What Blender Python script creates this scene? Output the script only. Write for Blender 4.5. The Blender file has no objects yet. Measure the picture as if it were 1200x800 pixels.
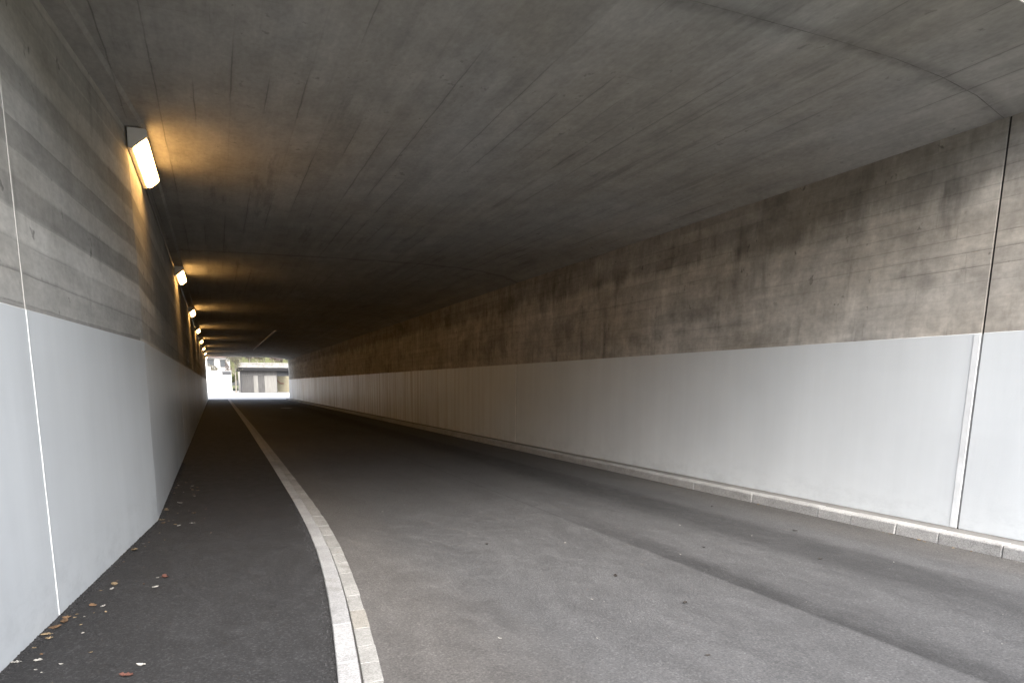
import bpy, bmesh, math, random
from mathutils import Vector, Matrix, noise as mnoise
R = math.radians
S = bpy.context.scene
C = bpy.context.collection

# ------------------------------------------------------------------ camera
cd = bpy.data.cameras.new('camera'); cam = bpy.data.objects.new('camera', cd); C.objects.link(cam)
cam.location = (0, 0, 1.6)
cam.rotation_euler = (R(90 - 9.512), 0, R(-20.977))
cd.sensor_width = 36; cd.lens = 746 / 1200 * 36
cd.shift_x = 55 / 1200; cd.shift_y = 175 / 1200
cd.clip_start = 0.05; cd.clip_end = 3000
S.camera = cam

# ------------------------------------------------------------------ sky, sun, exposure (overcast day)
SUN_EL, SUN_AZ = 46, 187           # compass azimuth measured from +Y, clockwise
wd = bpy.data.worlds.new('World'); S.world = wd; wd.use_nodes = True
wn = wd.node_tree; bg = wn.nodes['Background']
sky = wn.nodes.new('ShaderNodeTexSky'); sky.sky_type = 'NISHITA'; sky.sun_disc = False
sky.sun_elevation = R(SUN_EL); sky.sun_rotation = R(SUN_AZ)
sky.air_density = 1.0; sky.dust_density = 4.0; sky.ozone_density = 1.0
hs = wn.nodes.new('ShaderNodeHueSaturation'); hs.inputs['Saturation'].default_value = 0.50
wn.links.new(sky.outputs[0], hs.inputs['Color']); wn.links.new(hs.outputs[0], bg.inputs[0])
bg.inputs[1].default_value = 0.14
sl = bpy.data.lights.new('sun', 'SUN'); sl.energy = 0.7; sl.angle = R(50); sl.color = (1, .98, .95)
so = bpy.data.objects.new('sun', sl); C.objects.link(so)
az = R(SUN_AZ); el = R(SUN_EL)
sdir = Vector((math.sin(az) * math.cos(el), math.cos(az) * math.cos(el), math.sin(el)))
so.rotation_euler = (-sdir).to_track_quat('-Z', 'Y').to_euler(); so.location = (0, -20, 40)
S.view_settings.view_transform = 'Standard'; S.view_settings.look = 'None'
S.view_settings.gamma = 1; S.view_settings.use_curve_mapping = False
S.view_settings.exposure = 2.25
S.cycles.max_bounces = 6; S.cycles.diffuse_bounces = 5; S.cycles.glossy_bounces = 2; S.cycles.transmission_bounces = 1
S.cycles.sample_clamp_indirect = 6

# ------------------------------------------------------------------ helpers
rng = random.Random(7)

def tag(o, label=None, cat=None, group=None, kind=None):
    if label: o['label'] = label
    if cat: o['category'] = cat
    if group: o['group'] = group
    if kind: o['kind'] = kind
    return o

def empty(name, loc=(0, 0, 0), rz=0):
    o = bpy.data.objects.new(name, None); C.objects.link(o)
    o.location = loc; o.rotation_euler = (0, 0, rz); o.empty_display_size = .2
    return o

class MB:
    def __init__(self): self.v = []; self.f = []
    def add(self, vs, fs):
        n = len(self.v); self.v += [tuple(p) for p in vs]; self.f += [tuple(i + n for i in f) for f in fs]
        return self
    def box(self, x0, x1, y0, y1, z0, z1):
        vs = [(x, y, z) for z in (z0, z1) for x, y in ((x0, y0), (x1, y0), (x1, y1), (x0, y1))]
        return self.add(vs, [(3, 2, 1, 0), (4, 5, 6, 7), (0, 1, 5, 4), (1, 2, 6, 5), (2, 3, 7, 6), (3, 0, 4, 7)])
    def prism(self, poly, z0, z1):          # poly counter-clockwise in plan
        n = len(poly); vs = [(x, y, z0) for x, y in poly] + [(x, y, z1) for x, y in poly]
        fs = [tuple(range(n - 1, -1, -1)), tuple(range(n, 2 * n))] + [(i, (i + 1) % n, n + (i + 1) % n, n + i) for i in range(n)]
        return self.add(vs, fs)
    def loft(self, secs, close=True):       # list of closed rings, capped
        n = len(secs[0]); vs = [p for s in secs for p in s]; fs = []
        for k in range(len(secs) - 1):
            for i in range(n):
                j = (i + 1) % n
                fs.append((k * n + i, k * n + j, (k + 1) * n + j, (k + 1) * n + i))
        if close: fs += [tuple(range(n - 1, -1, -1)), tuple((len(secs) - 1) * n + i for i in range(n))]
        return self.add(vs, fs)
    def tube(self, pts, r, n=6, r1=None):
        secs = []; pts = [Vector(p) for p in pts]
        for i, p in enumerate(pts):
            d = (pts[min(i + 1, len(pts) - 1)] - pts[max(i - 1, 0)]).normalized()
            a = d.orthogonal().normalized() if i == 0 else (a - d * a.dot(d)).normalized()
            b = d.cross(a); rr = r if r1 is None else r + (r1 - r) * i / (len(pts) - 1)
            secs.append([p + (a * math.cos(t) + b * math.sin(t)) * rr for t in (2 * math.pi * k / n for k in range(n))])
        return self.loft(secs)
    def mesh(self, name, mat, bevel=0, smooth=False, segs=1):
        me = bpy.data.meshes.new(name); me.from_pydata(self.v, [], self.f)
        bm = bmesh.new(); bm.from_mesh(me)
        bmesh.ops.recalc_face_normals(bm, faces=bm.faces)
        if bevel: bmesh.ops.bevel(bm, geom=bm.edges[:], offset=bevel, segments=segs, affect='EDGES', profile=.6)
        if smooth:
            for f in bm.faces: f.smooth = True
        bm.to_mesh(me); bm.free()
        if mat: me.materials.append(mat)
        return me
    def build(self, name, mat, parent=None, bevel=0, smooth=False, segs=1):
        o = bpy.data.objects.new(name, self.mesh(name, mat, bevel, smooth, segs)); C.objects.link(o)
        if parent: o.parent = parent
        return o

# ---- node helper
class N:
    def __init__(self, name, rough=.9, spec=.3):
        self.m = bpy.data.materials.new(name); self.m.use_nodes = True
        self.t = self.m.node_tree; self.b = self.t.nodes['Principled BSDF']
        self.b.inputs['Roughness'].default_value = rough
        self.b.inputs['Specular IOR Level'].default_value = spec
        self.pos = self.t.nodes.new('ShaderNodeNewGeometry').outputs['Position']
        s = self.t.nodes.new('ShaderNodeSeparateXYZ'); self.t.links.new(self.pos, s.inputs[0])
        self.x, self.y, self.z = s.outputs
    def put(self, sock, v):
        if hasattr(v, 'is_output') or isinstance(v, bpy.types.NodeSocket): self.t.links.new(v, sock)
        else: sock.default_value = v
    def m_(self, op, a, b=0, c=None, clamp=False):
        n = self.t.nodes.new('ShaderNodeMath'); n.operation = op; n.use_clamp = clamp
        self.put(n.inputs[0], a); self.put(n.inputs[1], b)
        if c is not None: self.put(n.inputs[2], c)
        return n.outputs[0]
    def add(self, a, b): return self.m_('ADD', a, b)
    def sub(self, a, b): return self.m_('SUBTRACT', a, b)
    def mul(self, a, b): return self.m_('MULTIPLY', a, b)
    def step(self, v, e0, e1):              # smoothstep, e0 > e1 allowed
        n = self.t.nodes.new('ShaderNodeMapRange'); n.interpolation_type = 'SMOOTHSTEP'
        self.put(n.inputs[0], v)
        if e0 < e1: n.inputs[1].default_value, n.inputs[2].default_value, n.inputs[3].default_value, n.inputs[4].default_value = e0, e1, 0, 1
        else: n.inputs[1].default_value, n.inputs[2].default_value, n.inputs[3].default_value, n.inputs[4].default_value = e1, e0, 1, 0
        return n.outputs[0]
    def rng_(self, v, a, b, lo, hi):
        n = self.t.nodes.new('ShaderNodeMapRange'); self.put(n.inputs[0], v)
        for i, q in enumerate((a, b, lo, hi)): n.inputs[i + 1].default_value = q
        return n.outputs[0]
    def vec(self, x, y, z):
        n = self.t.nodes.new('ShaderNodeCombineXYZ')
        for i, q in enumerate((x, y, z)): self.put(n.inputs[i], q)
        return n.outputs[0]
    def sc(self, sx, sy, sz, off=0):
        n = self.t.nodes.new('ShaderNodeVectorMath'); n.operation = 'MULTIPLY_ADD'
        self.t.links.new(self.pos, n.inputs[0]); n.inputs[1].default_value = (sx, sy, sz); n.inputs[2].default_value = (off, off * .7, off * 1.3)
        return n.outputs[0]
    def noise(self, v, scale=1, detail=4, rough=.55, dist=0):
        n = self.t.nodes.new('ShaderNodeTexNoise'); self.put(n.inputs['Vector'], v)
        n.inputs['Scale'].default_value = scale; n.inputs['Detail'].default_value = detail
        n.inputs['Roughness'].default_value = rough; n.inputs['Distortion'].default_value = dist
        return n.outputs[0]
    def voro(self, v, scale=1, out='Distance', rnd=1):
        n = self.t.nodes.new('ShaderNodeTexVoronoi'); self.put(n.inputs['Vector'], v); n.inputs['Scale'].default_value = scale
        n.inputs['Randomness'].default_value = rnd
        return n.outputs[out]
    def white(self, v):
        n = self.t.nodes.new('ShaderNodeTexWhiteNoise'); n.noise_dimensions = '3D'; self.put(n.inputs['Vector'], v)
        return n.outputs['Value']
    def mix(self, f, a, b):
        n = self.t.nodes.new('ShaderNodeMix'); n.data_type = 'RGBA'; self.put(n.inputs[0], f)
        for s, q in ((n.inputs[6], a), (n.inputs[7], b)):
            if isinstance(q, tuple): s.default_value = (*q, 1)
            else: self.t.links.new(q, s)
        return n.outputs[2]
    def gain(self, col, f):                 # colour times scalar
        n = self.t.nodes.new('ShaderNodeVectorMath'); n.operation = 'SCALE'
        if isinstance(col, tuple): n.inputs[0].default_value = col
        else: self.t.links.new(col, n.inputs[0])
        self.put(n.inputs['Scale'], f)
        return n.outputs[0]
    def colour(self, c):
        if isinstance(c, tuple): self.b.inputs['Base Color'].default_value = (*c, 1)
        else: self.t.links.new(c, self.b.inputs['Base Color'])
    def rough(self, v): self.put(self.b.inputs['Roughness'], v)
    def bump(self, h, dist=.01, strength=1):
        n = self.t.nodes.new('ShaderNodeBump'); n.inputs['Distance'].default_value = dist; n.inputs['Strength'].default_value = strength
        self.t.links.new(h, n.inputs['Height']); self.t.links.new(n.outputs[0], self.b.inputs['Normal'])

# ------------------------------------------------------------------ materials
def concrete(name, across, width, length, base, contrast, seed, seams=1.0, soft=.06, soot=None, wob=.10):
    n = N(name, .88, .25)
    a = {'x': n.x, 'z': n.z}[across]
    mid = n.noise(n.sc(3.1, 2.0, 3.1, seed + 1), 1, 5, .62)
    b = n.m_('DIVIDE', n.add(n.add(a, 50 + seed), n.mul(n.sub(mid, .5), width * wob)), width)
    idn = n.m_('FLOOR', b); fr = n.m_('FRACT', b)
    l = n.add(n.m_('DIVIDE', n.add(n.y, 100), length), n.mul(n.white(n.vec(idn, seed, 3.1)), 9))
    seg = n.m_('FLOOR', l); fl_ = n.m_('FRACT', l)
    rnd = n.white(n.vec(idn, seg, seed + .5)); nxt = n.white(n.vec(n.sub(idn, 1), seg, seed + .5))
    bl = n.step(fr, 0, soft); rnd = n.add(n.mul(rnd, bl), n.mul(nxt, n.sub(1, bl)))
    big = n.noise(n.sc(.5, .28, .6, seed), 1, 3, .5)
    brk = n.step(n.noise(n.sc(2.3, .4, 2.3, seed + 4), 1, 2), *((.40, .60) if across == 'z' else (.47, .60)))
    edge = n.mul(n.m_('MINIMUM', fr, n.sub(1, fr)), width)
    edl = n.mul(n.m_('MINIMUM', fl_, n.sub(1, fl_)), length)
    seam = n.m_('MAXIMUM', n.mul(n.step(edge, .009, .002), brk), n.mul(n.step(edl, .008, .002), .7 if across == 'z' else .3))
    halo = n.mul(n.step(edge, .05, .0), brk)
    tone = n.rng_(rnd, 0, 1, 1 - contrast, 1 + contrast * .8)
    tone = n.add(1, n.mul(n.sub(tone, 1), n.rng_(big, .35, .6, .3, 1.2)))
    grain = n.noise(n.sc(5.5, .35, 5.5, seed + 8), 1, 5, .7)
    fine = n.noise(n.sc(22, 14, 22, seed), 1, 4, .65)
    tone = n.mul(tone, n.rng_(grain, .3, .7, .90, 1.10))
    tone = n.mul(tone, n.rng_(fine, .3, .7, .90, 1.10))
    tone = n.mul(tone, n.rng_(big, .3, .7, .88, 1.11))
    tone = n.mul(tone, n.rng_(mid, .3, .7, .86, 1.13))
    if across == 'z' and soot:      # weathered patches on the long wall
        pa = n.noise(n.sc(.3, 1.9, 1.3, seed + 41), 1, 6, .72)
        tone = n.mul(tone, n.rng_(pa, .32, .68, .77, 1.18))
        pv = n.noise(n.sc(.2, 5.5, 1.5, seed + 44), 1, 4, .65)
        tone = n.mul(tone, n.rng_(pv, .35, .68, 1.07, .84))
    if across == 'z':               # narrow rain smears and pour patches
        st = n.noise(n.sc(.1, 4.2, .9, seed), 1, 4, .6)
        tone = n.mul(tone, n.sub(1, n.mul(n.step(st, .54, .72), .30 if soot else .16)))
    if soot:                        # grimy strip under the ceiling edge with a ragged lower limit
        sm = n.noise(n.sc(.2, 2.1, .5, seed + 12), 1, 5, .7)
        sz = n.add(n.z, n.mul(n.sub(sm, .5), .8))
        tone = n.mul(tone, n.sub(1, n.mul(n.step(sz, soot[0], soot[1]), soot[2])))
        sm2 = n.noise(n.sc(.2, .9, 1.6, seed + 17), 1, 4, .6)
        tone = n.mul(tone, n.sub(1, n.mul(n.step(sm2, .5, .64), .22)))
    if across == 'x':               # damp smears along the cast joints
        for jy in (4.28, 14.95, 26.05):
            dj = n.m_('ABSOLUTE', n.sub(n.add(n.y, n.mul(n.sub(mid, .5), .35)), jy))
            tone = n.mul(tone, n.sub(1, n.mul(n.mul(n.step(dj, .14, .0), n.rng_(fine, .35, .6, .3, 1)), .38)))
        wet = n.mul(n.step(n.noise(n.sc(3.2, .3, 1, seed + 31), 1, 5, .7), .54, .68), n.step(n.noise(n.sc(.45, .2, 1, seed + 33), 1, 2), .44, .56))
        tone = n.mul(tone, n.sub(1, n.mul(wet, .26)))
    mk = n.mul(n.step(n.noise(n.sc(10, 7, 6, seed + 3), 1, 3, .6), .64, .71), n.step(mid, .48, .58))
    tone = n.mul(tone, n.sub(1, n.mul(mk, .5 if across == 'z' else .28)))
    tone = n.mul(tone, n.sub(1, n.mul(seam, .42 * seams)))
    tone = n.mul(tone, n.sub(1, n.mul(halo, .10 * seams)))
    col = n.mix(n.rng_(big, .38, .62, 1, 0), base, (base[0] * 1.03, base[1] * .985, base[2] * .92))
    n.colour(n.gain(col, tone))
    h = n.add(n.mul(seam, -.9 * seams), n.add(n.mul(fine, .35), n.add(n.mul(rnd, .5), n.mul(mk, -.5))))
    n.bump(h, .006, .6)
    return n.m

M = {}
M['conc_left'] = concrete('board_marked_concrete', 'z', .19, 16, (.46, .455, .435), .30, 3, .35, .16, None, .14)
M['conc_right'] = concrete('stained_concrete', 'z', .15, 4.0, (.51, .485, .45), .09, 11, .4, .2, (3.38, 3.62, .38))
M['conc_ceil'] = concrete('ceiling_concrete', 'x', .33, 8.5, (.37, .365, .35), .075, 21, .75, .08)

def paint():
    n = N('white_wall_paint', .5, .4)
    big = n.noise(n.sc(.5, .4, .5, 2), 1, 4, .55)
    st = n.noise(n.sc(.3, 2.6, .22, 5), 1, 5, .6)
    dirt = n.mul(n.step(n.z, .6, .1), n.step(n.noise(n.sc(3, 3, 5, 1), 1, 6, .75), .42, .66))
    # brown grime streaks; their increase with depth also paints in the fading daylight
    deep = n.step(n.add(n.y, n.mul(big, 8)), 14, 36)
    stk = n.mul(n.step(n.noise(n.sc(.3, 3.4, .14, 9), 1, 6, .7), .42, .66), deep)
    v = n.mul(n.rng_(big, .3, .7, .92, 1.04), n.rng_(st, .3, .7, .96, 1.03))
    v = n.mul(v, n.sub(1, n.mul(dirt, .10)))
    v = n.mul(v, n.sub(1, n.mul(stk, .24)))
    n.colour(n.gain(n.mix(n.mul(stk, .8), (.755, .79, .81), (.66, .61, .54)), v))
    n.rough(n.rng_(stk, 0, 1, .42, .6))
    brd = n.noise(n.sc(9, .5, 9, 3), 1, 3)
    fine = n.noise(n.sc(60, 60, 60, 3), 1, 3)
    n.bump(n.add(n.mul(st, 1.0), n.add(n.mul(brd, .35), n.mul(fine, .12))), .012, .5)
    return n.m
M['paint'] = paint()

def asphalt(name, base, road):
    n = N(name, .82, .35)
    f1 = n.noise(n.sc(75, 75, 75, 1), 1, 3, .75)
    vor = n.voro(n.sc(95, 95, 95, 2), 1, 'Color')
    sp = n.t.nodes.new('ShaderNodeSeparateColor'); n.t.links.new(vor, sp.inputs[0])
    stone = n.step(sp.outputs[0], .72, .95)
    mid = n.noise(n.sc(6, 3.5, 6, 3), 1, 4, .65)
    big = n.noise(n.sc(.9, .25, .9, 6), 1, 3, .6, .4)
    v = n.mul(n.rng_(f1, .3, .7, .66, 1.36), n.add(.93, n.mul(stone, .3 if road else .8)))
    v = n.mul(v, n.rng_(mid, .3, .7, .88, 1.12)); v = n.mul(v, n.rng_(big, .3, .7, .86, 1.14))
    blot = n.noise(n.sc(2.1, 1.1, 2.1, 12), 1, 4, .7, .6)
    v = n.mul(v, n.rng_(blot, .35, .65, .93, 1.07))
    col = base
    if road:
        e = n.mul(n.sub(n.noise(n.sc(1.1, .5, 1, 8), 1, 6, .7), .5), .55)   # ragged edges
        ef = n.mul(n.sub(n.noise(n.sc(7, 3, 1, 8), 1, 5, .7), .5), .28)
        xr = n.add(n.add(n.x, e), ef)
        # fresher dark strip along the nearside, sharper toward the kerb
        d1 = n.mul(n.step(xr, 4.7, 5.25), n.step(n.add(n.x, n.mul(ef, .9)), 5.86, 5.60)); d1 = n.mul(d1, n.rng_(blot, .3, .6, .55, 1.1))
        # longitudinal lane joint with a dark ragged strip beside it
        xs = n.add(n.x, n.mul(ef, .12))
        d2 = n.mul(n.mul(n.step(xs, 3.80, 3.84), n.step(xr, 4.28, 3.92)), n.step(n.add(n.y, n.mul(e, 4)), 7.5, 3.8))
        seam = n.mul(n.step(n.m_('ABSOLUTE', n.sub(xs, 3.82)), .03, .004), .8)
        dark = n.m_('MAXIMUM', n.mul(d1, .47), n.m_('MAXIMUM', n.mul(d2, .52), n.mul(seam, .3)))
        v = n.mul(v, n.sub(1, dark))
        # pale dusty wheel-free margins
        dusty = n.m_('MAXIMUM', n.mul(n.step(xr, 2.1, 1.1), .9), n.mul(n.step(xr, 5.9, 6.5), .8))
        col = n.mix(dusty, base, (base[0] * 1.10, base[1] * 1.04, base[2] * .97))
        cr = n.step(n.m_('ABSOLUTE', n.sub(n.noise(n.sc(.8, .5, 1, 31), 1, 3), .5)), .004, .0)
        v = n.mul(v, n.sub(1, n.mul(cr, .10)))
    else:
        pt = n.step(n.noise(n.sc(1.6, 1.2, 1, 19), 1, 6, .7), .56, .70)
        v = n.add(v, n.mul(pt, .35))
    n.colour(n.gain(col, v))
    n.rough(n.rng_(mid, .3, .7, .72, .92))
    n.bump(f1, .006, .8)
    return n.m
M['road'] = asphalt('worn_asphalt', (.075, .0748, .076), True)
M['path'] = asphalt('dark_path_asphalt', (.0205, .0205, .0213), False)

def granite(name, base, amp=.22):
    n = N(name, .75, .3)
    sp = n.voro(n.sc(130, 130, 130, 3), 1, 'Color')
    q = n.t.nodes.new('ShaderNodeSeparateColor'); n.t.links.new(sp, q.inputs[0])
    oi = n.t.nodes.new('ShaderNodeObjectInfo')
    mid = n.noise(n.sc(5, 5, 5, 4), 1, 5, .6)
    v = n.mul(n.rng_(q.outputs[0], 0, 1, 1 - amp, 1 + amp), n.rng_(mid, .3, .7, .86, 1.12))
    v = n.mul(v, n.rng_(oi.outputs['Random'], 0, 1, .9, 1.08))
    gr = n.mul(n.step(n.noise(n.sc(3, 2, 3, 14), 1, 5, .7), .55, .75), .3)
    v = n.mul(v, n.sub(1, gr))
    n.colour(n.mix(gr, n.gain(base, v), n.gain((base[0], base[1] * .93, base[2] * .82), v)))
    n.bump(n.add(q.outputs[0], n.mul(mid, 1.5)), .004, .6)
    return n.m
M['granite'] = granite('pale_granite', (.29, .29, .29))
M['granite2'] = granite('warm_granite', (.26, .257, .245))
M['granite3'] = granite('kerb_granite', (.40, .395, .385))

def plain(name, c, rough=.8, spec=.3, var=.12, scale=4, sx=1, sy=1, sz=1, bump=.003):
    n = N(name, rough, spec)
    f = n.noise(n.sc(sx * scale, sy * scale, sz * scale, 1), 1, 5, .6)
    n.colour(n.gain(c, n.rng_(f, .3, .7, 1 - var, 1 + var)))
    if bump: n.bump(f, bump, .6)
    return n.m
M['greyseal'] = plain('grey_sealant', (.22, .225, .23), .7)
M['rusty'] = granite('rust_stained_granite', (.24, .228, .205))
M['filler'] = plain('joint_filler', (.035, .033, .03))
M['filler2'] = plain('ceiling_joint_filler', (.17, .165, .155), .9, .2, .5, 6)
M['seal'] = plain('white_sealant', (.80, .82, .83), .5)
M['mortar'] = plain('kerb_mortar', (.20, .195, .185), .9)
M['housing'] = plain('lamp_housing', (.80, .79, .78), .45, .4, .05)
M['metal'] = plain('grey_steel', (.42, .42, .42), .35, .5, .08); M['metal'].node_tree.nodes['Principled BSDF'].inputs['Metallic'].default_value = .7
M['iron'] = plain('cast_iron', (.20, .20, .20), .30, .6, .2)
M['lime'] = plain('pale_plastic_duct', (.52, .51, .48), .6)
M['forecourt'] = plain('pale_concrete_yard', (.42, .41, .40), .9, .2, .12, .6)
M['grass'] = plain('dry_grass', (.10, .105, .05), .95, .1, .35, 2.2, bump=.03)
M['skyblock'] = plain('dark_sky_blocker', (.055, .06, .03), .95, .1, .35, 1.5, bump=.03)  # for the unseen bank, kept dark to limit bounce into the tunnel
M['soil'] = plain('fill_soil', (.09, .08, .06), .95, .1, .3, 2)
M['timber'] = plain('grey_timber', (.115, .112, .108), .85, .2, .22, 9, 1, 1, .08)
M['timber_pale'] = plain('pale_timber', (.20, .195, .18), .85, .2, .18, 9, 1, 1, .08)
M['timber_dark'] = plain('dark_timber', (.085, .083, .08), .85, .2, .22, 9, 1, 1, .08)
M['fascia'] = plain('charcoal_fascia', (.012, .012, .013), .6)
M['render'] = plain('white_render', (.78, .78, .77), .9, .2, .05, 1)
M['stonewall'] = plain('pale_stone_wall', (.26, .25, .235), .9, .2, .25, 3)
M['sign'] = plain('grey_sign', (.06, .062, .065), .5)
M['cream'] = plain('cream_boards', (.36, .32, .22), .7, .3, .08, 2)
M['red'] = plain('red_paint', (.25, .07, .06), .5)
M['rooftile'] = plain('red_brown_tiles', (.17, .12, .10), .85, .2, .2, 5)
M['glass'] = plain('dark_window_glass', (.06, .065, .07), .2, .6, .05)
M['bark'] = plain('grey_bark', (.22, .20, .17), .9, .2, .3, 8)
def leafmat(name, c, var=.35):
    n = N(name, .7, .3); oi = n.t.nodes.new('ShaderNodeObjectInfo')
    f = n.noise(n.sc(30, 30, 30, 1), 1, 3)
    n.colour(n.gain(c, n.mul(n.rng_(f, .3, .7, 1 - var, 1 + var), n.rng_(oi.outputs['Random'], 0, 1, .8, 1.2))))
    return n.m
M['leaf_green'] = leafmat('yellow_green_leaves', (.14, .13, .09))
M['leaf_rust'] = leafmat('rust_leaves', (.15, .12, .105))
M['leaf_brown'] = leafmat('brown_fallen_leaf', (.13, .08, .045))
M['leaf_tan'] = leafmat('tan_fallen_leaf', (.22, .165, .10))
M['leaf_red'] = leafmat('red_fallen_leaf', (.11, .048, .036))
M['leaf_dark'] = leafmat('dark_fallen_leaf', (.035, .03, .026))
M['leaf_pale'] = leafmat('pale_fallen_leaf', (.30, .29, .265), .15)
def lampmat():
    n = N('warm_lamp_diffuser', .4, .4)
    n.colour((.9, .85, .75))
    n.b.inputs['Emission Color'].default_value = (1, .55, .17, 1)
    n.b.inputs['Emission Strength'].default_value = 6.2
    return n.m
M['lamp'] = lampmat()

# ------------------------------------------------------------------ plan of the underpass (metres; camera over the origin, tunnel runs along +Y)
XR = 7.12                 # right wall face
YP, YE = 3.37, 71.0       # entrance edge and far end
JR = [4.22, 14.9, 26.0, 37.4, 48.9, 60.2, YE]
ZP = 2.10                 # top of the white paint
def XL(y):                # left wall face: flared wing up to the corner at 8.1 m, then straight
    return -.75 - (8.1 - y) * .115 if y < 8.1 else -.75 - (y - 8.1) * .0040
def lerp(tab, t):
    for (a, va), (b, vb) in zip(tab, tab[1:]):
        if t <= b: return va + (vb - va) * max(0, (t - a)) / (b - a)
    return tab[-1][1]
KL = [(-8, .05), (0, .05), (2.0, .33), (3.27, .52), (4.2, .635), (5.15, .73), (6.5, .82), (8.14, .865), (12.5, .895), (25, .93), (YE, .90)]
def kerbx(y):             # path-side edge of the left kerb, smoothed
    return sum(lerp(KL, y + d) for d in (-.8, -.4, 0, .4, .8)) / 5
ZW = .03                  # height of the footpath

# --- ground sheet, road, footpath
g = MB(); g.add([(-900, -900, -.10), (900, -900, -.10), (900, 900, -.10), (-900, 900, -.10)], [(0, 1, 2, 3)])
tag(g.build('ground', M['grass']), kind='structure')
g = MB(); ys = [-60, -30, -12, -6, 0, 3, 10, 30, 50, YE + 1]
def ramp(y): return max(0, -8 - y) * .075      # unseen rise added behind the camera, screens low sky from the tunnel
for a, b in zip(ys, ys[1:]): g.add([(-.2, a, ramp(a)), (7.06, a, ramp(a)), (7.06, b, ramp(b)), (-.2, b, ramp(b))], [(0, 1, 2, 3)])
bmr = g.build('road', M['road']); tag(bmr, kind='structure')
g = MB()
yy = [-60, -30, -8] + [i * .5 for i in range(-15, 61)] + [40, 55, YE + 1]
left = [(XL(max(y, -2)) - .25, y) for y in yy]; right = [(kerbx(y) + .01, y) for y in yy]
for i in range(len(yy) - 1):
    a, b, c, d = left[i], right[i], right[i + 1], left[i + 1]
    g.add([(*a, ZW + ramp(a[1])), (*b, ZW + ramp(b[1])), (*c, ZW + ramp(c[1])), (*d, ZW + ramp(d[1]))], [(0, 1, 2, 3)])
tag(g.build('footpath', M['path']), kind='structure')

g = MB(); nx, ny = 48, 30  # unseen bank added behind the camera to block low sky light
def ss(t): t = max(0, min(1, t)); return t * t * (3 - 2 * t)
for j in range(ny + 1):
    for i in range(nx + 1):
        x = -120 + 240 * i / nx; y = 4.2 - 124 * j / ny
        dx = max(0, -2 - x, x - 9)
        g.v.append((x, y, -.03 + ramp(y) * (1 - .25 * (dx < 1)) - (.25 if dx < 3 else 0) + 4.0 * ss((dx - 6) / 24) + 11 * ss((-y - 18) / 34)))
for j in range(ny):
    for i in range(nx):
        a = j * (nx + 1) + i; g.f.append((a + nx + 1, a + nx + 2, a + 1, a))
tag(g.build('unseen_sky_blocker', M['skyblock'], None, 0, True), kind='structure')

# --- left kerb of granite stones and the gutter row of setts beside it
def kerb_piece(y0, y1, xa, xb, z0, z1, rag=0):
    m = MB(); k = max(1, int((y1 - y0) / .5))
    secs = []
    for i in range(k + 1):
        y = y0 + (y1 - y0) * i / k; kx = kerbx(y)
        secs.append([(kx + xa, y, z0), (kx + xb + rag, y, z0), (kx + xb + rag, y, z1), (kx + xa, y, z1)])
    return m.loft(secs)
kerb = empty('granite_kerb', (.6, 3, 0)); tag(kerb, 'pale granite kerb curving along the dark footpath edge', 'kerb')
gut = empty('gutter_row', (.8, 3, 0)); tag(gut, 'row of short granite setts between kerb and road', 'gutter')
def sink(o, root):
    o.parent = root; o.matrix_parent_inverse = root.matrix_world.inverted()
bpy.context.view_layer.update()
y = 1.2
rk = random.Random(4)
while y < 16:
    l = rk.uniform(.48, .62); t = .036 + .002 * rk.random() + .045 * max(0, min(1, (7.2 - y) / 3.2))
    o = kerb_piece(y + .004, y + l - .004, 0, .118, -.1, t - .002).build('kerb_stone', M['granite'], None, .005)
    sink(o, kerb); y += l
KY = y
m = MB()
while y < YE:
    l = rk.uniform(.9, 1.1); m2 = kerb_piece(y + .005, y + l - .005, 0, .118, -.1, .036); m.add(m2.v, m2.f); y += l
o = m.build('kerb_run', M['granite'], None); tag(o, kind='stuff'); sink(o, kerb)
o = kerb_piece(-8, 1.19, 0, .118, -.1, .08).build('kerb_stone', M['granite'], None, .005); sink(o, kerb)
o = kerb_piece(-8, YE, .02, .25, -.12, -.004).build('mortar_bed', M['mortar'], None); sink(o, gut)
y = 1.2
while y < 14:
    l = rk.uniform(.22, .36); t = .012 + .003 * rk.random() + .012 * max(0, min(1, (y - 5.4) / 2))
    gx = .137 - .014 * max(0, min(1, (y - 5.4) / 2))
    o = kerb_piece(y + .003, y + l - .003, gx, .245, -.1, t, rk.uniform(-.004, .004)).build('sett', M['granite2'], None, .003)
    if 3.95 < y < 4.25: o.data.materials.clear(); o.data.materials.append(M['rusty'])
    sink(o, gut); y += l
m = MB()
while y < YE:
    l = rk.uniform(.25, .35); m2 = kerb_piece(y + .005, y + l - .005, .125, .245, -.1, .024); m.add(m2.v, m2.f); y += l
o = m.build('sett_run', M['granite2'], None); tag(o, kind='stuff'); sink(o, gut)

# --- right kerb along the wall
rkb = empty('granite_kerb', (6.8, 3, 0)); tag(rkb, 'raised granite kerb along the foot of the right white wall', 'kerb')
bpy.context.view_layer.update()
KX = 6.76
MB().box(KX + .10, XR + .02, -8, YE, -.1, .114).build('kerb_bedding', M['mortar'], None); o = bpy.data.objects['kerb_bedding']; sink(o, rkb)
y = 1.6
def rstone(y0, y1, dx, dz):
    m = MB()
    return m.loft([[(KX + dx, q, -.1), (KX + .15, q, -.1), (KX + .15, q, .122 + dz), (KX + .022 + dx, q, .122 + dz), (KX + .006 + dx, q, .107 + dz)] for q in (y0, y1)])
while y < 27:
    l = rk.uniform(.44, .58) if y < 5.4 else rk.uniform(.95, 1.2)
    o = rstone(y + .004, y + l - .005, rk.uniform(-.006, .006), rk.uniform(-.004, .004)).build('kerb_stone', M['granite3'], None, .006); sink(o, rkb); y += l
m = MB()
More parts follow.
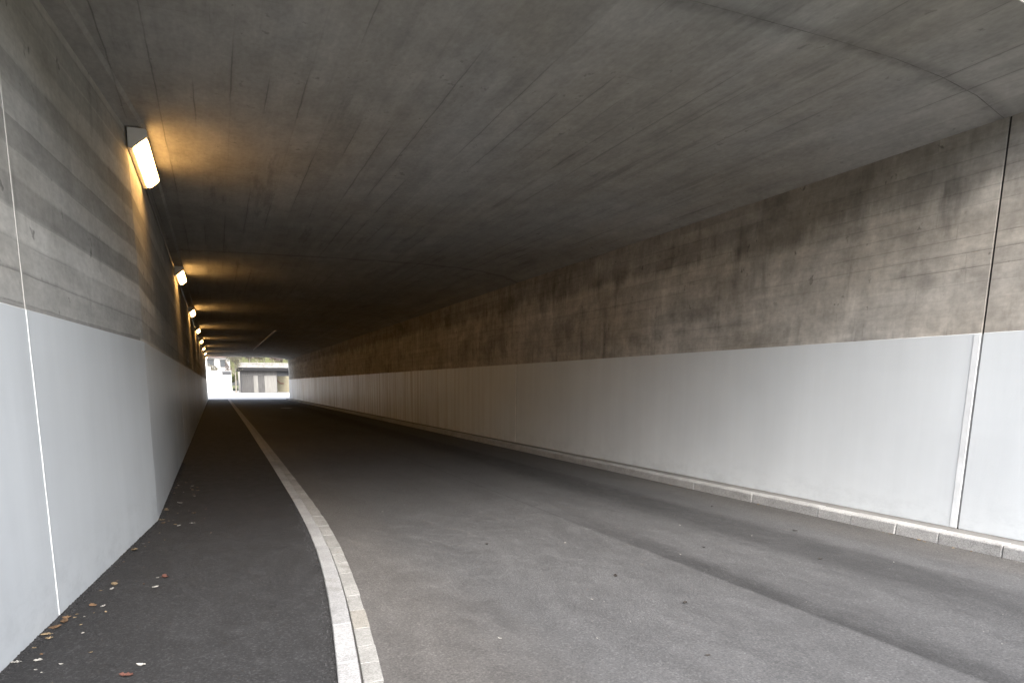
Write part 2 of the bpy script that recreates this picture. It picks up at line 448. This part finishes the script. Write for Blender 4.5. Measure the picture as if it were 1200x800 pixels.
while y < YE:
    m2 = rstone(y + .006, y + 1.1 - .006, 0, 0); m.add(m2.v, m2.f); y += 1.1
o = m.build('kerb_run', M['granite3'], None); tag(o, kind='stuff'); sink(o, rkb)
o = rstone(-8, 1.59, 0, 0).build('kerb_stone', M['granite3'], None, .006); sink(o, rkb)

# --- right wall: cast sections between open joints, lower part painted white
wr = empty('tunnel_wall', (XR, YP, 0)); tag(wr, 'right underpass wall, stained bare concrete above a long white painted band', 'wall')
bpy.context.view_layer.update()
GAP = .010
ytab = [2.4] + JR
for a, b in zip(ytab, ytab[1:]):
    a1 = a + GAP if a > 3 else a; b1 = b - GAP if b < YE else b
    top = 4.3
    o = MB().box(XR, XR + .5, a1, b1, -.3, top).build('concrete_section', M['conc_right'], None, .003); sink(o, wr)
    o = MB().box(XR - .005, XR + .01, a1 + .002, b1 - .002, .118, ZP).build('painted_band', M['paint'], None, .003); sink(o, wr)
for j in JR[:-1]:
    o = MB().box(XR + .012, XR + .45, j - .02, j + .02, -.3, 4.29).build('joint_filler', M['filler'], None); sink(o, wr)
    o = MB().box(XR + .004, XR + .0118, j - .0099, j + .0099, .13, ZP - .01).build('joint_filler', M['greyseal'], None); sink(o, wr)
    w = .062 if j < 5 else .04
    o = MB().box(XR - .010, XR + .004, j + GAP, j + GAP + w, .121, ZP - .004).build('sealant_strip', M['seal'], None, .002); sink(o, wr)

# --- left wall
wl = empty('tunnel_wall', (-.8, YP, 0)); tag(wl, 'left underpass wall with board marked concrete above white paint and lamps', 'wall')
bpy.context.view_layer.update()
JL = [1.6, 4.92, 8.1, 15.9, 27.2, 38.6, 50.0, 61.0, YE]
for a, b in zip(JL, JL[1:]):
    soft = (a == 8.1, b == 8.1)
    a1 = a + (0 if a in (8.1, 1.6) else .008); b1 = b - (0 if b in (8.1, YE) else .008)
    xa = XL(a1 if a != 8.1 else 8.1); xb = XL(b1)
    pl = lambda off, thick, y0=a1, y1=b1: [(xa + off, y0), (xb + off, y1), (xb - thick, y1), (xa - thick, y0)]
    top = 4.5
    o = MB().prism(pl(0, .5), -.3, top).build('concrete_section', M['conc_left'], None, .004); sink(o, wl)
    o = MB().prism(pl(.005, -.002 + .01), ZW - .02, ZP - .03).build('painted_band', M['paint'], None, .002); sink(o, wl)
for j in (4.92, 15.9, 27.2, 38.6, 50.0, 61.0):
    x = XL(j); w = .016
    o = MB().box(x - .4, x - .012, j - .01, j + .01, -.3, 4.29).build('joint_filler', M['filler'], None); sink(o, wl)
    o = MB().box(x - .03, x + .008, j - w, j + w * .6, ZW, ZP - .03).build('sealant_strip', M['seal'], None, .002); sink(o, wl)
    o = MB().box(x - .03, x + .003, j - .010, j + .010, ZP - .028, 4.29).build('sealant_strip', M['lime'], None, .001); sink(o, wl)

# --- ceiling: cambered slab sections with haunches
ce = empty('tunnel_ceiling', (3, YP, 4.3)); tag(ce, 'dark board marked concrete ceiling slab of the underpass', 'ceiling')
bpy.context.view_layer.update()
def csec(y):
    l = XL(y)
    low = [(l - .45, 4.275), (l - .002, 4.275), (l + .16, 4.285), (l + .19, 4.32), (l + .9, 4.345), (2.2, 4.375), (3.6, 4.385), (4.8, 4.375), (5.6, 4.35), (6.2, 4.30), (6.7, 4.22), (XR + .002, 4.085), (XR + .45, 4.085)]
    return [(x, y, z) for x, z in low] + [(XR + .45, y, 5.3), (l - .45, y, 5.3)]
JC = [YP, 4.28, 8.1, 14.95, 26.05, 37.45, 48.95, 60.25, YE]
for a, b in zip(JC, JC[1:]):
    if b == 8.1: continue
    pts = [a + (.003 if a > YP else 0)] + ([8.1] if a == 4.28 or a == 8.1 else []) + [b - (.003 if b < YE else 0)]
    if a == 8.1: pts = [4.28 + .003, 8.1, b - .003]
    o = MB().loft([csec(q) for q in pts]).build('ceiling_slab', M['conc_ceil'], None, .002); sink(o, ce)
for j in (4.28, 14.95, 26.05, 37.45, 48.95, 60.25):
    s = csec(j)
    ring = [(x, z + .002) for x, _, z in s[1:12]]
    m = MB().loft([[(x, j + d, z) for x, z in ring] + [(XR, j + d, 5.25), (s[0][0] + .4, j + d, 5.25)] for d in (-.012, .012)])
    o = m.build('joint_filler', M['filler2'], None); sink(o, ce)
o = MB().box(XL(YP) - .5, XR + .5, YP - .35, YP - .002, 4.62, 5.9).build('parapet_beam', M['conc_right'], None, .02); sink(o, ce)

# --- embankment carried over and beside the underpass
m = MB()
prof = [(-45, -.09), (-1.85, -.09), (-1.85, 5.31), (7.75, 5.31), (7.75, -.09), (50, -.09), (50, 6.6), (-45, 6.6)]
for (x0, x1, z0, z1) in ((-45, -1.85, -.09, 5.32), (7.72, 50, -.09, 5.32), (-45, 50, 5.32, 6.4)):
    m.box(x0, x1, YP + .6, YE - .3, z0, z1)
tag(m.build('embankment', M['soil']), kind='structure')

# ------------------------------------------------------------------ lamps on the left wall
def rrect(u0, u1, v0, v1, r, n=4):
    out = []
    for cx, cy, a0 in ((u1 - r, v1 - r, 0), (u0 + r, v1 - r, 90), (u0 + r, v0 + r, 180), (u1 - r, v0 + r, 270)):
        for k in range(n + 1):
            a = R(a0 + 90 * k / n); out.append((cx + r * math.cos(a), cy + r * math.sin(a)))
    return out
LL = 1.54
def make_lamp():
    root = empty('wall_lamp')
    sec = [(0, 0), (.035, 0), (.185, .125), (.185, .175), (.17, .19), (0, .19)]
    MB().loft([[(x, q, z) for x, z in sec] for q in (0.02, LL - .02)]).build('housing', M['housing'], root, .004)
    for q0, q1 in ((0, .02), (LL - .02, LL)):
        s2 = [(0, -.006), (.037, -.006), (.192, .122), (.192, .18), (.172, .197), (0, .197)]
        MB().loft([[(x, q, z) for x, z in s2] for q in (q0, q1)]).build('end_cap', M['housing'], root, .003)
    MB().box(-.018, .012, .12, LL - .12, .03, .17).build('back_plate', M['housing'], root)
    # diffuser bowl on the sloping face
    p0 = Vector((.035, 0, 0)); du = Vector((.15, 0, .125)); L = du.length; du /= L; nn = Vector((du.z, 0, -du.x))
    secs = []
    for k, (ins, hgt) in enumerate(((0, .001), (.0, .022), (.008, .036), (.026, .044))):
        ring = rrect(.010 + ins, L - .010 - ins, .045 + ins, LL - .045 - ins, .05 - ins * .6)
        secs.append([p0 + du * u + nn * hgt + Vector((0, v, 0)) for u, v in ring])
    MB().loft(secs).build('diffuser', M['lamp'], root, 0, True)
    return root
def copy_tree(o, parent=None):
    c = o.copy(); C.objects.link(c); c.parent = parent
    for ch in o.children: copy_tree(ch, c)
    return c
lamp0 = make_lamp()
ordn = ['nearest and largest warm lamp high on the left wall, at its corner',
        'second warm lamp from the entrance on the left wall',
        'third warm lamp from the entrance on the left wall',
        'fourth warm lamp from the entrance on the left wall',
        'fifth warm lamp from the entrance on the left wall',
        'sixth warm lamp from the entrance on the left wall',
        'seventh warm lamp from the entrance, small with distance',
        'last warm lamp on the left wall beside the far opening']
LY = [8.02] + [16.6 + 8.36 * i for i in range(7)]
for i, ly in enumerate(LY):
    o = lamp0 if i == 0 else copy_tree(lamp0)
    o.location = (XL(max(ly, 8.1) + .6) + .018, ly, 4.07); o.rotation_euler = (0, 0, 0)
    tag(o, ordn[i], 'lamp', 'warm lamps along the left wall')
# cable run between the lamps
m = MB()
for a, b in zip(LY, LY[1:]):
    m.tube([(XL(q) + .012, q, 4.20) for q in (a + LL, (a + LL + b) / 2, b)], .016, 6)
tag(m.build('lamp_cable', M['metal']), 'thin grey cable linking the lamps along the left wall', 'cable')
# pale duct under the ceiling toward the far end
m = MB().box(-.05, .05, 0, 20, -.045, 0)
o = m.build('ceiling_duct', M['lime'], None, .006); o.location = (3.0, 35.6, 4.381); o.rotation_euler = (0, 0, R(.3))
tag(o, 'pale straight duct under the dark ceiling toward the far end', 'duct')
# cast-iron cover in the far carriageway
root = empty('manhole_cover', (4.25, 44.8, .004)); tag(root, 'round metal manhole cover in the dark road far inside', 'manhole cover')
ring = lambda r, z: [(r * math.cos(2 * math.pi * k / 24), r * math.sin(2 * math.pi * k / 24), z) for k in range(24)]
MB().loft([ring(.38, -.03), ring(.38, .004)]).build('frame', M['iron'], root); MB().loft([ring(.31, -.02), ring(.31, .010)]).build('lid', M['iron'], root, .003)

# ------------------------------------------------------------------ fallen leaves and bits on the footpath and road
def leaf_mesh(name, mat, seed, lobed=False):
    r = random.Random(seed); m = MB(); n = 7; top = []; bot = []; mid = []
    for i in range(n):
        t = i / (n - 1); w = .34 * math.sin(math.pi * min(1, t * .96 + .03)) ** .8
        if lobed: w *= (1.25 if i % 2 else .7)
        w *= r.uniform(.85, 1.15); c = .7 * (t - .45) ** 2 + .05 * r.random(); k = r.uniform(.2, .75)
        mid.append((t - .5, 0, c)); top.append((t - .5 + r.uniform(-.03, .03), w, c + w * k)); bot.append((t - .5 + r.uniform(-.03, .03), -w, c + w * k * r.uniform(.4, 1.2)))
    vs = mid + top + bot; zmin = min(v[2] for v in vs); vs = [(a, b, c - zmin) for a, b, c in vs]
    fs = []
    for i in range(n - 1): fs += [(i, i + 1, n + i + 1, n + i), (2 * n + i, 2 * n + i + 1, i + 1, i)]
    m.add(vs, fs)
    return m.mesh(name, mat)
LM = {}
for key in ('brown', 'tan', 'red', 'pale', 'dark'):
    LM[key] = [leaf_mesh('leaf_' + key, M['leaf_' + key], s * 13 + len(key), s % 2 == 1) for s in range(4)]
def fallen(kind, x, y, size, label, group=None, z=ZW, v=None, name='fallen_leaf', cat='leaf'):
    o = bpy.data.objects.new(name, LM[kind][rng.randrange(4) if v is None else v]); C.objects.link(o)
    o.location = (x, y, z + .0005); o.scale = (size, size * rng.uniform(.8, 1.1), size * rng.uniform(.5, 1.0)); o.rotation_euler = (0, 0, rng.uniform(0, 6.28))
    return tag(o, label, cat, group)
heap = 'curled leaf in the small brown heap below the left white joint line'
for k, dx, dy, s in (('brown', 0.03, 0, .075), ('tan', .02, -.12, .07), ('brown', .05, .1, .08), ('tan', .06, -.2, .05), ('brown', .04, .18, .06)):
    fallen(k, XL(4.66 + dy) + .03 + dx, 4.66 + dy, s, heap, 'leaf heap against the left wall')
fallen('red', -.50, 5.62, .085, 'red brown leaf lying alone mid footpath', v=1)
fallen('tan', -.86, 5.55, .085, 'broad tan leaf near the left wall beside a white scrap', v=0)
fallen('pale', -.86, 5.42, .05, 'white leaf scrap touching the broad tan leaf')
fallen('pale', -.55, 5.36, .05, 'small white leaf on the middle of the footpath')
fallen('pale', -.50, 3.83, .055, 'bright oval white leaf nearest the camera on the footpath', v=0)
fallen('red', -.56, 3.71, .075, 'red leaf at the bottom edge of the photo on the footpath', v=3)
fallen('tan', -.84, 6.66, .10, 'long curved tan leaf against the left wall before its corner', v=2)
fallen('pale', -1.17, 4.12, .06, 'pale leaf against the left wall at the bottom left corner')
fallen('pale', -1.06, 4.11, .05, 'second pale leaf just right of the one at the bottom left corner')
fallen('brown', -.93, 5.05, .07, 'brown leaf close to the wall past the white joint line')
fallen('pale', -.86, 5.0, .04, 'pale scrap beside the brown leaf past the white joint line')
scrap = 'tiny dry leaf scrap among many along the left wall edge of the footpath'
for i in range(46):
    y = 3.4 + 8.5 * rng.random() ** 1.3
    x = XL(y) + .05 + abs(rng.gauss(0, .24))
    if x > kerbx(y) - .05: continue
    fallen(rng.choice(['pale', 'tan', 'tan', 'brown']), x, y, rng.uniform(.012, .03), scrap, 'leaf scraps on the footpath')
far = 'small dry leaf lying near the corner of the left wall'
for i in range(22):
    y = 7.6 + 3.6 * rng.random(); x = XL(y) + .04 + abs(rng.gauss(0, .22))
    fallen(rng.choice(['tan', 'brown', 'tan', 'pale']), x, y, rng.uniform(.04, .075), far, 'dry leaves by the wall corner')
rs = 'tiny pale scrap lying on the open asphalt road'
for i in range(16):
    fallen('pale', rng.uniform(1.3, 6.5), rng.uniform(2.2, 9), rng.uniform(.012, .03), rs, 'scraps on the road', z=0)
for i in range(12):
    fallen('dark', rng.uniform(2.2, 6.3), rng.uniform(2.4, 8), rng.uniform(.03, .06), 'small dark leaf flattened on the open asphalt road', 'dark leaves on the road', z=0)
ks = 'small brown leaf caught against the right granite kerb'
for i in range(26):
    y = rng.choice([4.6, 4.4, 4.8, 8.2, 7.5, 6.4]) + rng.gauss(0, .25)
    fallen(rng.choice(['brown', 'tan', 'brown']), KX - .03 - abs(rng.gauss(0, .025)), y, rng.uniform(.02, .05), ks, 'leaves along the right kerb', z=0)
# grit in the path-to-wall and road-to-kerb angles
def grit(name, pts, mat, label, cat, r0, r1):
    m = MB()
    for (x, y, z) in pts:
        r = rng.uniform(r0, r1); vs = [(x + r * rng.uniform(.6, 1) * a, y + r * rng.uniform(.6, 1) * b, z + r * .7 * c) for a, b, c in ((1, 0, 0), (0, 1, 0), (-1, 0, 0), (0, -1, 0), (0, 0, 1))]
        m.add(vs, [(0, 1, 4), (1, 2, 4), (2, 3, 4), (3, 0, 4)])
    o = m.build(name, mat); tag(o, label, cat, kind='stuff')
P = []
for i in range(2600):
    y = 3 + 11 * rng.random(); P.append((XL(y) + .006 + abs(rng.gauss(0, .035)), y, ZW))
for i in range(700):
    y = 2.6 + 6 * rng.random(); P.append((kerbx(y) - .004 - abs(rng.gauss(0, .03)), y, ZW))
grit('path_grit', P, M['path'], 'dark crumbled asphalt grit along the footpath edges', 'grit', .004, .014)
P = []
for i in range(1100):
    y = 2.6 + 14 * rng.random(); P.append((KX - .004 - abs(rng.gauss(0, .03)), y, 0))
for i in range(120):
    P.append((rng.uniform(1.2, 6.5), 2.1 + 6 * rng.random(), 0))
grit('road_grit', P, M['mortar'], 'pale grit lying on the road and along the kerb', 'grit', .002, .006)

# ------------------------------------------------------------------ beyond the far opening
def gz(y): return .0 if y < 72 else .45 * min(1, (y - 72) / 16)
g = MB(); ys = [YE + .9, 74, 78, 83, 88, 96, 125]
for a, b in zip(ys, ys[1:]): g.add([(-40, a, gz(a) + .004), (45, a, gz(a) + .004), (45, b, gz(b) + .004), (-40, b, gz(b) + .004)], [(0, 1, 2, 3)])
tag(g.build('forecourt', M['forecourt']), kind='structure')
# timber garage with a flat dark roof and a carport wing
gb = empty('garage', (3.05, 92, .45)); tag(gb, 'grey timber garage with flat dark roof beyond the far opening', 'garage')
bpy.context.view_layer.update()
def part(mb, name, mat, root, bevel=0):
    o = mb.build(name, mat, None, bevel); sink(o, root); return o
part(MB().box(3.05, 7.65, 92.0, 98, .40, 3.36), 'wall', M['timber'], gb)
xs = [(3.12, 4.55, 'timber_dark'), (4.60, 5.15, 'timber_pale'), (5.19, 5.95, 'timber_dark'), (6.0, 7.58, 'timber_pale')]
for a, b, mt in xs:
    d = part(MB().box(a, b, 91.94, 91.998, .46, 2.75), 'door', M[mt], gb, .01)
    k = int((b - a) / .19)
    for i in range(k):
        w = (b - a) / k
        p = MB().box(a + i * w + .01, a + (i + 1) * w - .01, 91.915, 91.939, .47, 2.74).build('plank', M[mt], None, .004); sink(p, d)
part(MB().box(2.45, 9.4, 91.3, 98.4, 3.36, 3.80), 'roof', M['fascia'], gb, .02)
part(MB().box(9.2, 9.36, 91.7, 91.86, .43, 3.36), 'carport_post', M['timber'], gb)
part(MB().box(7.66, 11, 96.8, 96.98, .40, 3.35), 'carport_wall', M['cream'], gb)
part(MB().box(7.66, 9.35, 92.1, 92.2, 2.70, 3.355), 'carport_panel', M['sign'], gb)
part(MB().tube([(8.0, 96.7, 2.2), (8.5, 96.7, 1.7), (9.0, 96.7, 1.7)], .05), 'red_rail', M['red'], gb)
# white yard wall with sign
yw = empty('yard_wall', (0, 90, .4)); tag(yw, 'white rendered yard wall left of the garage beyond the opening', 'wall'); bpy.context.view_layer.update()
part(MB().box(-14, 1.75, 90, 90.35, .30, 3.30), 'wall_body', M['render'], yw, .01)
part(MB().box(-14.1, 1.80, 89.94, 90.41, 3.302, 3.38), 'coping', M['stonewall'], yw, .01)
part(MB().box(-14, 1.75, 89.96, 89.998, .30, .52), 'plinth', M['stonewall'], yw)
sg = empty('street_sign', (1.25, 89.9, 2.8)); tag(sg, 'dark grey oblong sign high on the white yard wall', 'sign'); bpy.context.view_layer.update()
part(MB().box(.62, 1.72, 89.88, 89.93, 2.80, 3.24), 'plate', M['sign'], sg, .01)
part(MB().box(.70, .76, 89.932, 89.998, 2.85, 3.2), 'bracket', M['metal'], sg); part(MB().box(1.58, 1.64, 89.932, 89.998, 2.85, 3.2), 'bracket', M['metal'], sg)
# house behind the yard wall
hb = empty('house', (-2, 114, .45)); tag(hb, 'white house with tiled roof behind the white yard wall', 'house'); bpy.context.view_layer.update()
part(MB().box(-9, 2.1, 114, 122, .3, 5.95), 'wall', M['render'], hb)
rf = MB(); e0, e1 = -9.6, 2.7
rf.add([(e0, 113.3, 5.9), (e1, 113.3, 5.9), (e1, 122.7, 5.9), (e0, 122.7, 5.9), (e0 + 1, 118, 9.2), (e1 - 1, 118, 9.2)], [(0, 1, 5, 4), (1, 2, 5), (2, 3, 4, 5), (3, 0, 4), (3, 2, 1, 0)])
part(rf, 'roof', M['rooftile'], hb)
for x0, x1, z0, z1 in ((-1.35, -.35, 4.55, 5.6), (.6, 1.5, 4.4, 5.5), (-4.5, -3.4, 4.5, 5.6), (-1.5, -.4, 1.6, 3.0), (.6, 1.5, 1.6, 3.0)):
    f = part(MB().box(x0 - .1, x1 + .1, 113.92, 113.998, z0 - .1, z1 + .1), 'window', M['stonewall'], hb)
    p = MB().box(x0, x1, 113.90, 113.918, z0, z1).build('pane', M['glass'], None); sink(p, f)
    p = MB().box(x0 - .16, x1 + .16, 113.84, 113.915, z0 - .18, z0 - .105).build('sill', M['stonewall'], None); sink(p, f)
# retaining wall and hillside
rw = empty('retaining_wall', (6, 101, .4)); tag(rw, 'pale stone retaining wall rising behind the flat garage roof', 'wall'); bpy.context.view_layer.update()
part(MB().box(2.9, 30, 101, 101.8, .3, 4.55), 'wall_body', M['stonewall'], rw)
part(MB().box(2.85, 30.05, 100.95, 101.85, 4.552, 4.75), 'coping', M['stonewall'], rw)
g = MB(); nx, ny = 44, 26
for j in range(ny + 1):
    for i in range(nx + 1):
        x = -150 + 300 * i / nx; y = 103 + 150 * j / ny
        if x < 2.6 and j == 0: y = 126
        h = .3 + (4.0 if x > 2.6 else 0) + 30 * (j / ny) ** 1.1 + 2.5 * mnoise.noise(Vector((x * .03, y * .03, 0))) * (j > 0)
        g.v.append((x, max(y, 126 + (y - 103) * .85) if x < 2.6 else y, h))
for j in range(ny):
    for i in range(nx):
        a = j * (nx + 1) + i; g.f.append((a, a + 1, a + nx + 2, a + nx + 1))
o = g.build('hillside', M['grass'], None, 0, True); tag(o, kind='structure')

def leafcloud(c, rad, n, size, seed, clumps=9):
    r = random.Random(seed); m = MB(); cs = []
    for k in range(clumps):
        d = Vector((r.gauss(0, 1), r.gauss(0, 1), r.gauss(0, .9))).normalized() * r.uniform(.25, .8)
        cs.append((Vector((d.x * rad[0], d.y * rad[1], d.z * rad[2])), r.uniform(.3, .5)))
    for k in range(n):
        q, s = r.choice(cs); d = Vector((r.gauss(0, .5), r.gauss(0, .5), r.gauss(0, .5)))
        p = Vector(c) + q + Vector((d.x * rad[0], d.y * rad[1], d.z * rad[2])) * s
        a = Vector((r.gauss(0, 1), r.gauss(0, 1), r.gauss(0, 1))).normalized(); b = a.orthogonal().normalized(); z = size * r.uniform(.6, 1.3)
        m.add([p - a * z, p + b * z * .45, p + a * z, p - b * z * .45], [(0, 1, 2, 3)])
    return m
def tree(name, label, loc, h, crown_r, n, mat, seed, group=None, leaf=.12, bare=.45):
    root = empty(name, loc); tag(root, label, 'tree' if 'tree' in name else 'shrub', group)
    r = random.Random(seed); m = MB(); top = Vector((r.uniform(-.2, .2), r.uniform(-.2, .2), h * .8))
    m.tube([(0, 0, -.2), (r.uniform(-.05, .05), 0, h * .3), top * .7 , top], max(.035, h * .018), 6, .015)
    for k in range(9):
        t = r.uniform(bare * .8, .8); a = r.uniform(0, 6.28); s = Vector((top.x * t, top.y * t, h * t)); e = s + Vector((math.cos(a) * crown_r[0] * .8, math.sin(a) * crown_r[1] * .8, r.uniform(.2, .5) * crown_r[2]))
        m.tube([s, (s + e) / 2 + Vector((0, 0, .08)), e], max(.014, h * .007), 5, .006)
    m.build('trunk', M['bark'], root)
    leafcloud((top.x * .7, top.y * .7, h * (1 + bare) / 2), crown_r, n, leaf, seed).build('crown', mat, root)
tree('garden_tree', 'slender sparse yellow green tree at the garage corner', (2.25, 90.8, .45), 6.2, (1.0, 1.0, 1.9), 1100, M['leaf_green'], 5, leaf=.11)
for i, (x, y, h, r0, mt) in enumerate(((-2.2, 96, 4.1, 1.0, 'leaf_rust'), (-.4, 97, 4.4, .9, 'leaf_green'), (1.3, 96.5, 4.6, .8, 'leaf_rust'))):
    tree('garden_shrub', ['rust brown shrub showing above the yard wall at the far left', 'green shrub showing above the middle of the white yard wall', 'rust brown shrub above the yard wall beside the garden tree'][i], (x, y, .45), h, (r0, r0, h * .4), 900, M[mt], 40 + i, 'shrubs behind the yard wall', .12, .1)
for i in range(7):
    x = 3.2 + i * 1.25 + rng.uniform(-.3, .3); mt = 'leaf_rust' if i % 3 else 'leaf_green'
    tree('hedge_shrub', ('rust brown' if i % 3 else 'yellow green') + ' bushy shrub on the bank above the retaining wall', (x, 103 + rng.uniform(0, 1.5), 4.2), 2.6 + rng.random(), (1.0, .9, 1.1), 700, M[mt], 60 + i, 'rust shrubs on the bank' if i % 3 else 'green shrubs on the bank', .13, .1)
for i in range(5):
    x = -4 + i * 4.2 + rng.uniform(-1, 1); y = 131 + rng.uniform(0, 6)
    hz = 4.3 + 30 * ((y - 103) / 150) ** 1.1 if x > 2.6 else .3 + 30 * max(0, (y - 126) / 128) ** 1.1
    tree('hillside_tree', 'brown autumn tree on the hillside behind the house and garage', (x, y, hz), 8 + 2 * rng.random(), (2.4, 2.2, 3.2), 1500, M['leaf_rust'], 90 + i, 'autumn trees on the hillside', .22, .2)
